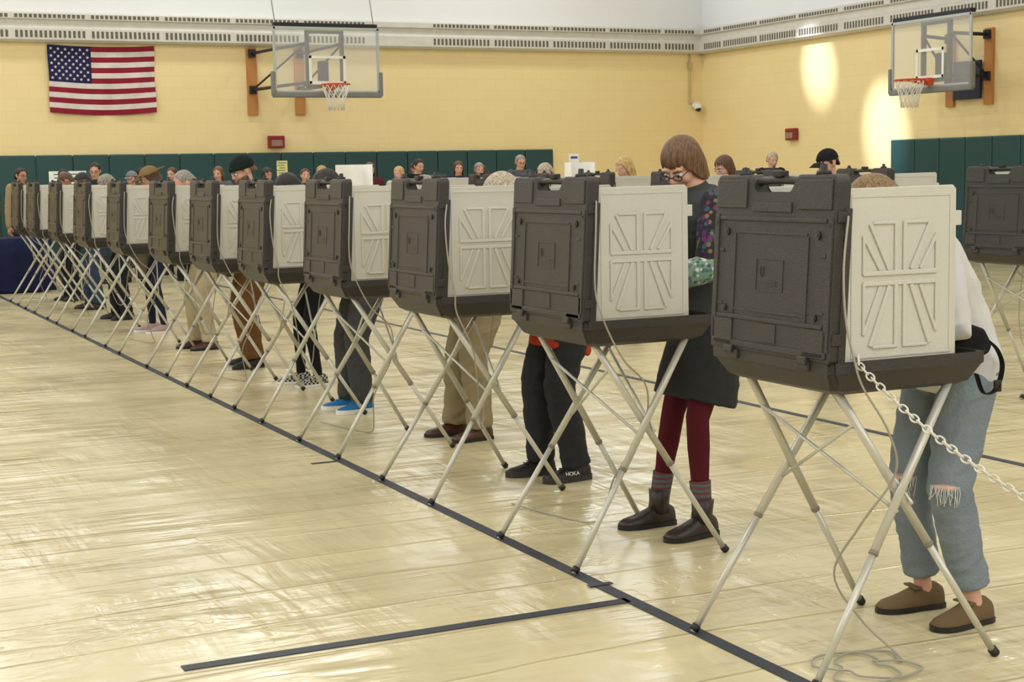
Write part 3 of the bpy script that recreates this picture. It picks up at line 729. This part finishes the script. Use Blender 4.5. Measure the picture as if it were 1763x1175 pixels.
        if shoe=='boot': tube(bm,[(0,0,.06*k),(-.005,0,.11*k),(-.008,0,.160*k)],[.046*k,.044*k,.048*k],16,rc=False)
        if shoe=='clog': box(bm,(.045*k,0,.085*k),(.03*k,.085*k,.008*k),0,.003)
        if shoe=='sneaker':
            for q in range(4): tube(bm,[((.035+q*.018)*k,.022*k,(.089-q*.008)*k),((.035+q*.018)*k,0,(.096-q*.009)*k),((.035+q*.018)*k,-.022*k,(.089-q*.008)*k)],.003,5)
            tube(bm,[(0,0,.08*k),(-.005,0,.115*k)],[.042*k,.043*k],14,rc=False)
        o=mk('shoe',tomesh(bm,'shoe'),[shoem],e,M=M)
        bm=B()
        prof=[(-.080,.008),(-.073,.03),(-.05,.039),(0,.041),(.045,.045),(.09,.051),(.13,.051),(.16,.043),(.18,.026),(.189,.008)]
        loop=[(x,w) for x,w in prof]+[(x,-w) for x,w in prof[::-1]]
        th=.030 if shoe in('sneaker',) else (.02 if shoe!='boot' else .022)
        prism(bm,[(x*k*1.03,w*k) for x,w in loop],.001,th*k,axes='XY')
        mk('sole',tomesh(bm,'sole'),[solem or BLACK],o)
        if sock:
            hip,kn,an=J[s]; bm=B(); tube(bm,[V((ft[0]-.004,ft[1],.10*k)),an.lerp(kn,.36)],[.041*k,.046*k],14,rc=False); mk('sock',tomesh(bm,'sock'),[sock],e)
    if hstyle!='none':
        bm=shell(ST[hstyle],k,0 if hstyle!='bald' else -.003,MH,X*3+Y); mk('hair',tomesh(bm,'hair'),[hm],e)
    if beard:
        bm=B(); ell(bm,(.045*k,0,-.085*k),(.058*k,.056*k,.05*k),MH); ell(bm,(.03*k,0,-.05*k),(.055*k,.069*k,.03*k),MH); ell(bm,(.045*k,0,-.12*k),(.04*k,.042*k,.04*k),MH)
        mk('beard',fuse(bm,.008,1,.003,30,name='beard'),[hm],e)
    if hat:
        kind,hm2=hat
        bm=shell(ST['beanie'],k,.006,MH,1,False)
        if kind=='beanie':
            P=[MH@(V((-.012+.105*math.cos(a),.088*math.sin(a),.050-.022*(1-math.cos(a))))*k) for a in [i*math.pi/16 for i in range(32)]]
            tube(bm,P,[(.015*k,.003*k)]*32,8,closed=True,side=(0,0,1))
        elif kind=='brim':
            r0=[];r1=[]
            for i in range(36):
                a=i*math.pi/18; r0.append(bm.verts.new(MH@(V((-.012+.105*math.cos(a),.09*math.sin(a),.035))*k))); r1.append(bm.verts.new(MH@(V((-.012+.20*math.cos(a),.175*math.sin(a),.03+.02*abs(math.sin(a))))*k)))
            nf=[bm.faces.new((r0[i],r0[(i+1)%36],r1[(i+1)%36],r1[i])) for i in range(36)]
            bmesh.ops.solidify(bm,geom=nf,thickness=.005)
        else:
            M2=MH@Matrix.Rotation(math.radians(8),4,'Y'); box(bm,(.115*k,0,.052*k),(.07*k,.12*k,.006),0,.002,M2)
        mk('hat',tomesh(bm,'hat'),[hm2],e)
    if glasses:
        bm=B()
        for s in (1,-1):
            P=[MH@(V((.1,s*.031+.021*math.cos(a),.001+.013*math.sin(a)))*k) for a in [i*math.pi/8 for i in range(16)]]
            tube(bm,P,.0020*k,6,closed=True); tube(bm,[MH@(V((.1,s*.052,.006))*k),MH@(V((.0,s*.080,.008))*k)],.0018*k,6)
        tube(bm,[MH@(V((.102,.010,.004))*k),MH@(V((.102,-.010,.004))*k)],.0018*k,6)
        mk('glasses',tomesh(bm,'gl'),[BLACK],e)
    return e,J,AR,MH
HW=((.36,.10,1.02),(.36,-.10,1.02))
def linen():
    m=stripes('linen_stripes',(200,199,197),(190,191,195),60,'X',.80,.85,.2); return m
DENIM=mat('denim_light',(122,133,143),.85,0,.5,90,.36,6,.2)
e12,J12,A12,_=person('person in light striped shirt and ripped jeans bending into booth',3.59,4.10,180,1.64,41,6,0,.0,((.0,.12,4),(0.02,-.11,-8)),((.42,.13,1.03),(.42,-.13,1.03)),True,
  'light','dkblond','short',linen(),DENIM,mat('suede_tan',(104,84,56),.9,0,.3,80),BLACK,.026,.022,.0075,shoe='clog',hem=.82,cuff=.14,legr=[.104,.090,.073,.070,.065,.062],wrk=.008)
for s in (1,-1):
    hip,kn,an=J12[s]; MT=Matrix.Translation(kn+V((0,0,.015)))@Matrix.Rotation(math.radians(36),4,'Z')
    bm=B(); ell(bm,(.056,0,0),(.024,.042,.014),MT); mk('knee_tear',tomesh(bm,'tear'),[SKIN['light']],e12,label='torn knee opening showing skin')
    bm=B()
    for i in range(22):
        y=-.046+i*.0044; x=.082-abs(y)*.38
        tube(bm,[MT@V((x,y,.006)),MT@V((x+.005,y+random.uniform(-.006,.006),-.016)),MT@V((x+.004,y+random.uniform(-.010,.010),-.022-random.random()*.045))],.0012,5)
    mk('frayed_threads',tomesh(bm,'fray'),[mat('thread_white',(216,216,212),.9)],e12)
eb=empty('shoulder_bag',(3.475,3.885,.885),'small black shoulder bag with buckled strap at the hip','bag')
bm=B(); tube(bm,[(-.08,.0,.12),(-.04,-.01,.11),(.02,-.015,.09),(.06,-.005,.07)],[(.022,.012),(.046,.020),(.046,.020),(.026,.014)],18,side=(0,0,1)); mk('bag_body',fuse(bm,.006,2,.002,name='bag'),[cloth('bag_black',(20,20,24))],eb)
bm=B(); tube(bm,smooth_path([(.05,-.01,.10),(.11,.0,.06),(.135,.0,.0),(.10,-.01,-.07),(.03,-.03,-.075),(-.01,-.04,-.01)],6),[(.012,.0025)]*31,8,side=(0,1,0)); mk('strap',tomesh(bm,'st'),[cloth('bag_strap',(26,26,30))],eb)
bm=B(); box(bm,(.105,-.012,-.06),(.03,.010,.04),0,.004); mk('buckle',tomesh(bm,'bk'),[BLACK],eb)
FL1=floral('sleeve_floral',(34,26,40),[(110,40,78),(42,84,92),(36,36,52),(120,100,58),(78,40,88)],46)
FL2=floral('cuff_floral',(120,138,122),[(66,112,92),(190,194,184),(74,74,110),(104,140,122)],60)
person('woman in gray vest, dark skirt and maroon tights filling a ballot',3.59,5.64,180,1.71,12,24,26,-.02,((.12,.14,8),(.17,-.13,-2)),((.38,.15,1.07),(.40,-.10,1.06)),True,'light','auburn','bob',
  FL1,cloth('tights_maroon',(80,22,34)),mat('leather_dark',(42,34,34),.4,0,.2),BLACK,.014,-.006,.006,skirt=(cloth('skirt_charcoal',(46,48,50)),.56),vest=cloth('vest_gray',(62,64,64)),glasses=True,shoe='boot',
  sock=stripes('sock_stripes',(70,92,100),(104,52,48),14,'Z'),sleeve2=FL2,cuff=.12)
OR=cloth('jacket_orange',(170,58,36))
e10,J10,_,_=person('person in orange jacket and dark trousers bending into booth',3.54,6.96,180,1.68,42,10,0,-.07,((-.04,.12,3),(.05,-.10,-6)),HW,False,'light','lightgray','short',
  OR,cloth('trousers_dark',(44,46,50)),BLACK,mat('sole_dark',(50,50,52),.7),.030,.022,.010,shoe='sneaker',hem=.82,skirt=(OR,.685),sname='jacket_hem',wrk=.009,sk=.92)
cu=bpy.data.curves.new('t','FONT'); cu.body='HOKA'; cu.size=.027; cu.extrude=.001; ob=bpy.data.objects.new('t',cu); S2.collection.objects.link(ob)
S2.view_layers[0].update(); me=bpy.data.meshes.new_from_object(ob.evaluated_get(S2.view_layers[0].depsgraph)); bpy.data.objects.remove(ob)
me.transform(Matrix.Translation((.045,.12+.050,.036))@Matrix.Rotation(math.pi,4,'Z')@Matrix.Rotation(math.radians(70),4,'X')); me.materials.clear()
mk('shoe_lettering',me,[WHITE],e10)
person('person in khaki trousers and brown leather shoes at booth',3.73,8.30,180,1.68,44,10,0,-.03,((.08,.13,8),(.14,-.10,-6)),HW,False,'light','gray','short',cloth('shirt_blue',(110,124,150)),cloth('khaki',(140,128,102)),mat('leather_brown',(74,42,32),.35),BLACK,.02,.026,.011,wrk=.010)
person('person in gray trousers and bright blue sneakers at booth',3.50,9.66,180,1.66,30,12,0,-.03,((.08,.13,5),(.1,-.08,-5)),HW,False,'light','black','short',cloth('coat_dark',(40,42,48)),cloth('trousers_gray',(66,68,68)),mat('sneaker_blue',(24,106,166),.6),WHITE,.02,.024,.012,shoe='sneaker',wrk=.009)
person('person in black leggings and checkered slip-on shoes at booth',3.62,11.05,180,1.62,24,14,0,-.03,((.04,.12,8),(.10,-.10,-10)),HW,True,'light','black','long',cloth('sweater_black',(34,32,36)),cloth('leggings_black',(24,24,28)),checker('checker_canvas',(180,176,166),(30,30,30),60),WHITE,.015,-.004,.013)
person('bearded man in dark green beanie, striped sweater and brown trousers',3.56,12.40,180,1.73,6,22,10,0,((.08,.14,10),(.02,-.12,-10)),HW,False,'light','auburn','short',stripes('sweater_stripes',(30,30,32),(200,198,192),9,'Z'),cloth('trousers_brown',(104,72,42)),BLACK,BLACK,.02,.03,.012,hat=('beanie',cloth('beanie_green',(20,34,31))),beard=True,wrk=.009)
person('person in cream trousers and brown shoes at booth',3.56,13.9,180,1.66,20,22,8,0,((.05,.12,5),(.12,-.1,-5)),HW,False,'light','gray','bald',cloth('jacket_gray',(92,92,96)),cloth('trousers_cream',(174,162,134)),mat('leather_brown',(74,42,32),.35),BLACK,.02,.022,.013)
person('person in wide-brimmed tan hat and navy leggings',3.56,15.7,180,1.68,10,16,0,0,((.05,.12,5),(.12,-.1,-5)),HW,True,'light','brown','long',cloth('coat_cream',(184,172,146)),cloth('leggings_navy',(30,34,54)),mat('sneaker_pink',(166,140,140),.7),WHITE,.02,-.004,.014,hat=('brim',cloth('hat_tan',(130,106,70))))
person('gray-haired person in black coat leaning over booth',3.54,17.4,180,1.64,20,16,0,0,((.05,.12,5),(.12,-.1,-5)),HW,False,'light','gray','short',cloth('coat_black',(32,32,36)),cloth('trousers_black',(32,34,40)),BLACK,BLACK,.02,.02,.014)
person('person in dark jacket and blue jeans at booth',3.54,19.0,180,1.66,16,16,0,0,((.05,.12,5),(.12,-.1,-5)),HW,False,'mid','black','short',cloth('coat_dark',(40,42,48)),cloth('jeans_blue',(54,68,92)),mat('boot_brown',(60,46,36),.6),BLACK,.02,.02,.014,shoe='boot')
person('person in black jacket and dark trousers at far booth',3.54,20.5,180,1.66,10,16,0,0,((.05,.12,5),(.12,-.1,-5)),HW,False,'mid','brown','short',cloth('coat_black',(32,32,36)),cloth('trousers_black',(32,34,40)),BLACK,BLACK,.02,.02,.014)
for (lab,x,y,H,fem,hr,hs,col,ht,ln) in (
  ('person with brown hair in dark coat voting at a booth',8.25,12.5,1.68,True,'brown','long',(50,48,56),None,8),
  ('man in black cap and black jacket voting',8.25,10.9,1.70,False,'black','short',(28,28,32),('cap',cloth('cap_black',(26,26,30))),8),
  ('person with blond hair in gray sweater voting',8.25,14.4,1.70,True,'blond','long',(120,116,112),None,8),
  ('gray-haired person in dark sweater voting',8.25,16.2,1.66,False,'lightgray','short',(70,74,84),None,12)):
    person(lab,x,y,180,H,ln,16,10,0,((.0,.12,5),(.05,-.1,-5)),((.36,.1,1.02),(.36,-.1,1.02)),fem,'light',hr,hs,cloth('t%d'%int(x*y*10),col),cloth('trousers_black',(32,34,40)),BLACK,BLACK,.02,.018,.014,hat=ht)
CROWD=[('man in tan blazer and glasses standing near the table',3.35,23.9,1.74,0,'black','short',(150,132,100),None,1,'mid'),
 ('man in dark jacket with sunglasses waiting in line',4.40,23.6,1.80,0,'black','short',(40,44,44),None,1,'light'),
 ('person in gray baseball cap waiting in line',4.92,23.6,1.66,0,'brown','short',(60,66,80),('cap',cloth('cap_gray',(120,122,128))),0,'light'),
 ('woman with long hair in dark red sweater waiting',5.62,23.4,1.66,1,'brown','long',(90,34,40),None,0,'light'),
 ('woman with auburn hair in gray coat waiting',6.35,24.0,1.72,1,'auburn','long',(96,96,100),None,0,'light'),
 ('woman with dark hair in black coat waiting',6.98,23.5,1.68,1,'black','long',(32,32,38),None,0,'mid'),
 ('man in dark green jacket waiting in line',7.62,23.6,1.66,0,'brown','short',(38,58,50),None,0,'light'),
 ('person with auburn hair in maroon jacket waiting',8.62,23.4,1.74,1,'auburn','long',(84,36,40),None,0,'light'),
 ('woman with blond hair in white sweater waiting',9.05,23.2,1.67,1,'blond','long',(196,192,186),None,0,'light'),
 ('tall man with black hair in black jacket waiting',9.6,23.8,1.79,0,'black','short',(26,26,30),None,0,'light'),
 ('woman with brown hair in dark blue coat waiting',10.15,23.4,1.74,1,'brown','long',(36,42,62),None,0,'light'),
 ('older man in gray jacket waiting in line',10.62,23.6,1.71,0,'gray','short',(90,94,98),None,0,'light'),
 ('young woman in teal sweater waiting in line',10.95,24.25,1.68,1,'brown','long',(44,84,88),None,0,'light'),
 ('tall man in sunglasses and gray sweater waiting',11.4,23.7,1.83,0,'gray','short',(84,86,92),None,1,'light'),
 ('man in plaid brown jacket waiting in line',5.25,24.4,1.72,0,'black','short',(96,70,52),None,0,'mid'),
 ('woman with dark hair in olive coat waiting',7.3,24.6,1.70,1,'black','long',(70,72,50),None,0,'light'),
 ('man with brown hair in navy sweater waiting',5.85,24.9,1.72,0,'brown','short',(40,46,66),None,0,'light'),
 ('woman with blond hair in dark coat waiting',8.25,24.7,1.71,1,'blond','long',(46,44,50),None,0,'light'),
 ('man with short hair in rust sweater waiting',10.0,24.9,1.75,0,'brown','short',(120,62,40),None,0,'mid'),
 ('person with black hair in gray hooded top waiting',4.1,24.7,1.72,0,'black','short',(100,102,106),None,0,'light'),
 ('gray-haired man in black jacket standing by the wall',13.9,20.0,1.78,0,'lightgray','short',(36,38,44),None,0,'light')]
for i,(lab,x,y,H,fem,hr,hs,col,ht,gl,sk) in enumerate(CROWD):
    person(lab,x,y,random.uniform(225,300),H,2,random.uniform(0,14),random.uniform(-20,20),0,((.0,.11,8),(.03,-.11,-8)),None,bool(fem),sk,hr,hs,cloth('c%d'%i,col),cloth('trousers_%d'%(i%3),[(34,36,44),(58,62,76),(96,86,68)][i%3]),BLACK,BLACK,.02,.016,.014,hat=ht,glasses=bool(gl),group='people waiting in line')
bpy.data.scenes.remove(S2)
# ---------------------------------------------------------------- lights
def area(loc,rot,sx,sy,pw,col=(1,1,1)):
    l=bpy.data.lights.new('light','AREA'); l.shape='RECTANGLE'; l.size=sx; l.size_y=sy; l.energy=pw; l.color=col
    o=bpy.data.objects.new('area_light_source',l); COL.objects.link(o); o.location=loc; o.rotation_euler=rot
bmf=B(); box(bmf,(0,0,0),(1.4,.7,.08),0,.01); FM=tomesh(bmf,'fx'); FM.materials.append(WHITE)
for x in (-4,1.5,7,12.5):
    for y in (-1,6,13,20,25.3):
        area((x,y,ZC-.3),(0,0,0),1.2,.6,96,(.985,.985,.98))
        mk('ceiling_lamp',FM,[],label='white rectangular gym ceiling light fixture',cat='ceiling light',group='gym ceiling lights',M=Matrix.Translation((x,y,ZC-.2)))
area((3,YF+.2,5.4),(math.radians(90),0,0),14,2.6,450,(.88,.94,1))  # added soft fill at the front wall behind the camera, not a ceiling lamp
area((XL+.2,12,5.6),(math.radians(90),0,math.radians(-90)),16,2.2,410,(.88,.94,1))  # added unseen fill high on the left wall for sheen, no fixture there
def spot(loc,tgt,ang,pw,blend):
    l=bpy.data.lights.new('spot','SPOT'); l.energy=pw; l.spot_size=math.radians(ang); l.spot_blend=blend; l.shadow_soft_size=.05; l.color=(.84,.91,1)
    o=bpy.data.objects.new('sunbeam',l); COL.objects.link(o); o.location=loc; o.rotation_euler=(V(tgt)-V(loc)).to_track_quat('-Z','Y').to_euler()
spot((12.5,24.5,7.8),(XR,23.4,3.32),11,4000,1)
spot((12.5,22.5,7.6),(XR,21.5,2.10),12,5200,1)
w=bpy.data.worlds.new('w'); S.world=w; w.use_nodes=True; w.node_tree.nodes['Background'].inputs[0].default_value=(.9,.92,1,1); w.node_tree.nodes['Background'].inputs[1].default_value=.3
S.view_settings.view_transform='Standard'
# ---------------------------------------------------------------- camera
cam=bpy.data.cameras.new('camera'); co=bpy.data.objects.new('camera',cam); COL.objects.link(co); S.camera=co
cam.sensor_width=36; cam.sensor_fit='HORIZONTAL'; cam.lens=2682/1763*36; cam.clip_end=200
R=Matrix(((.9030,.0629,-.4250),(-.4292,.0901,-.8987),(-.01824,.99394,.10836)))
co.matrix_world=Matrix.Translation((0,0,1.55))@R.to_4x4()
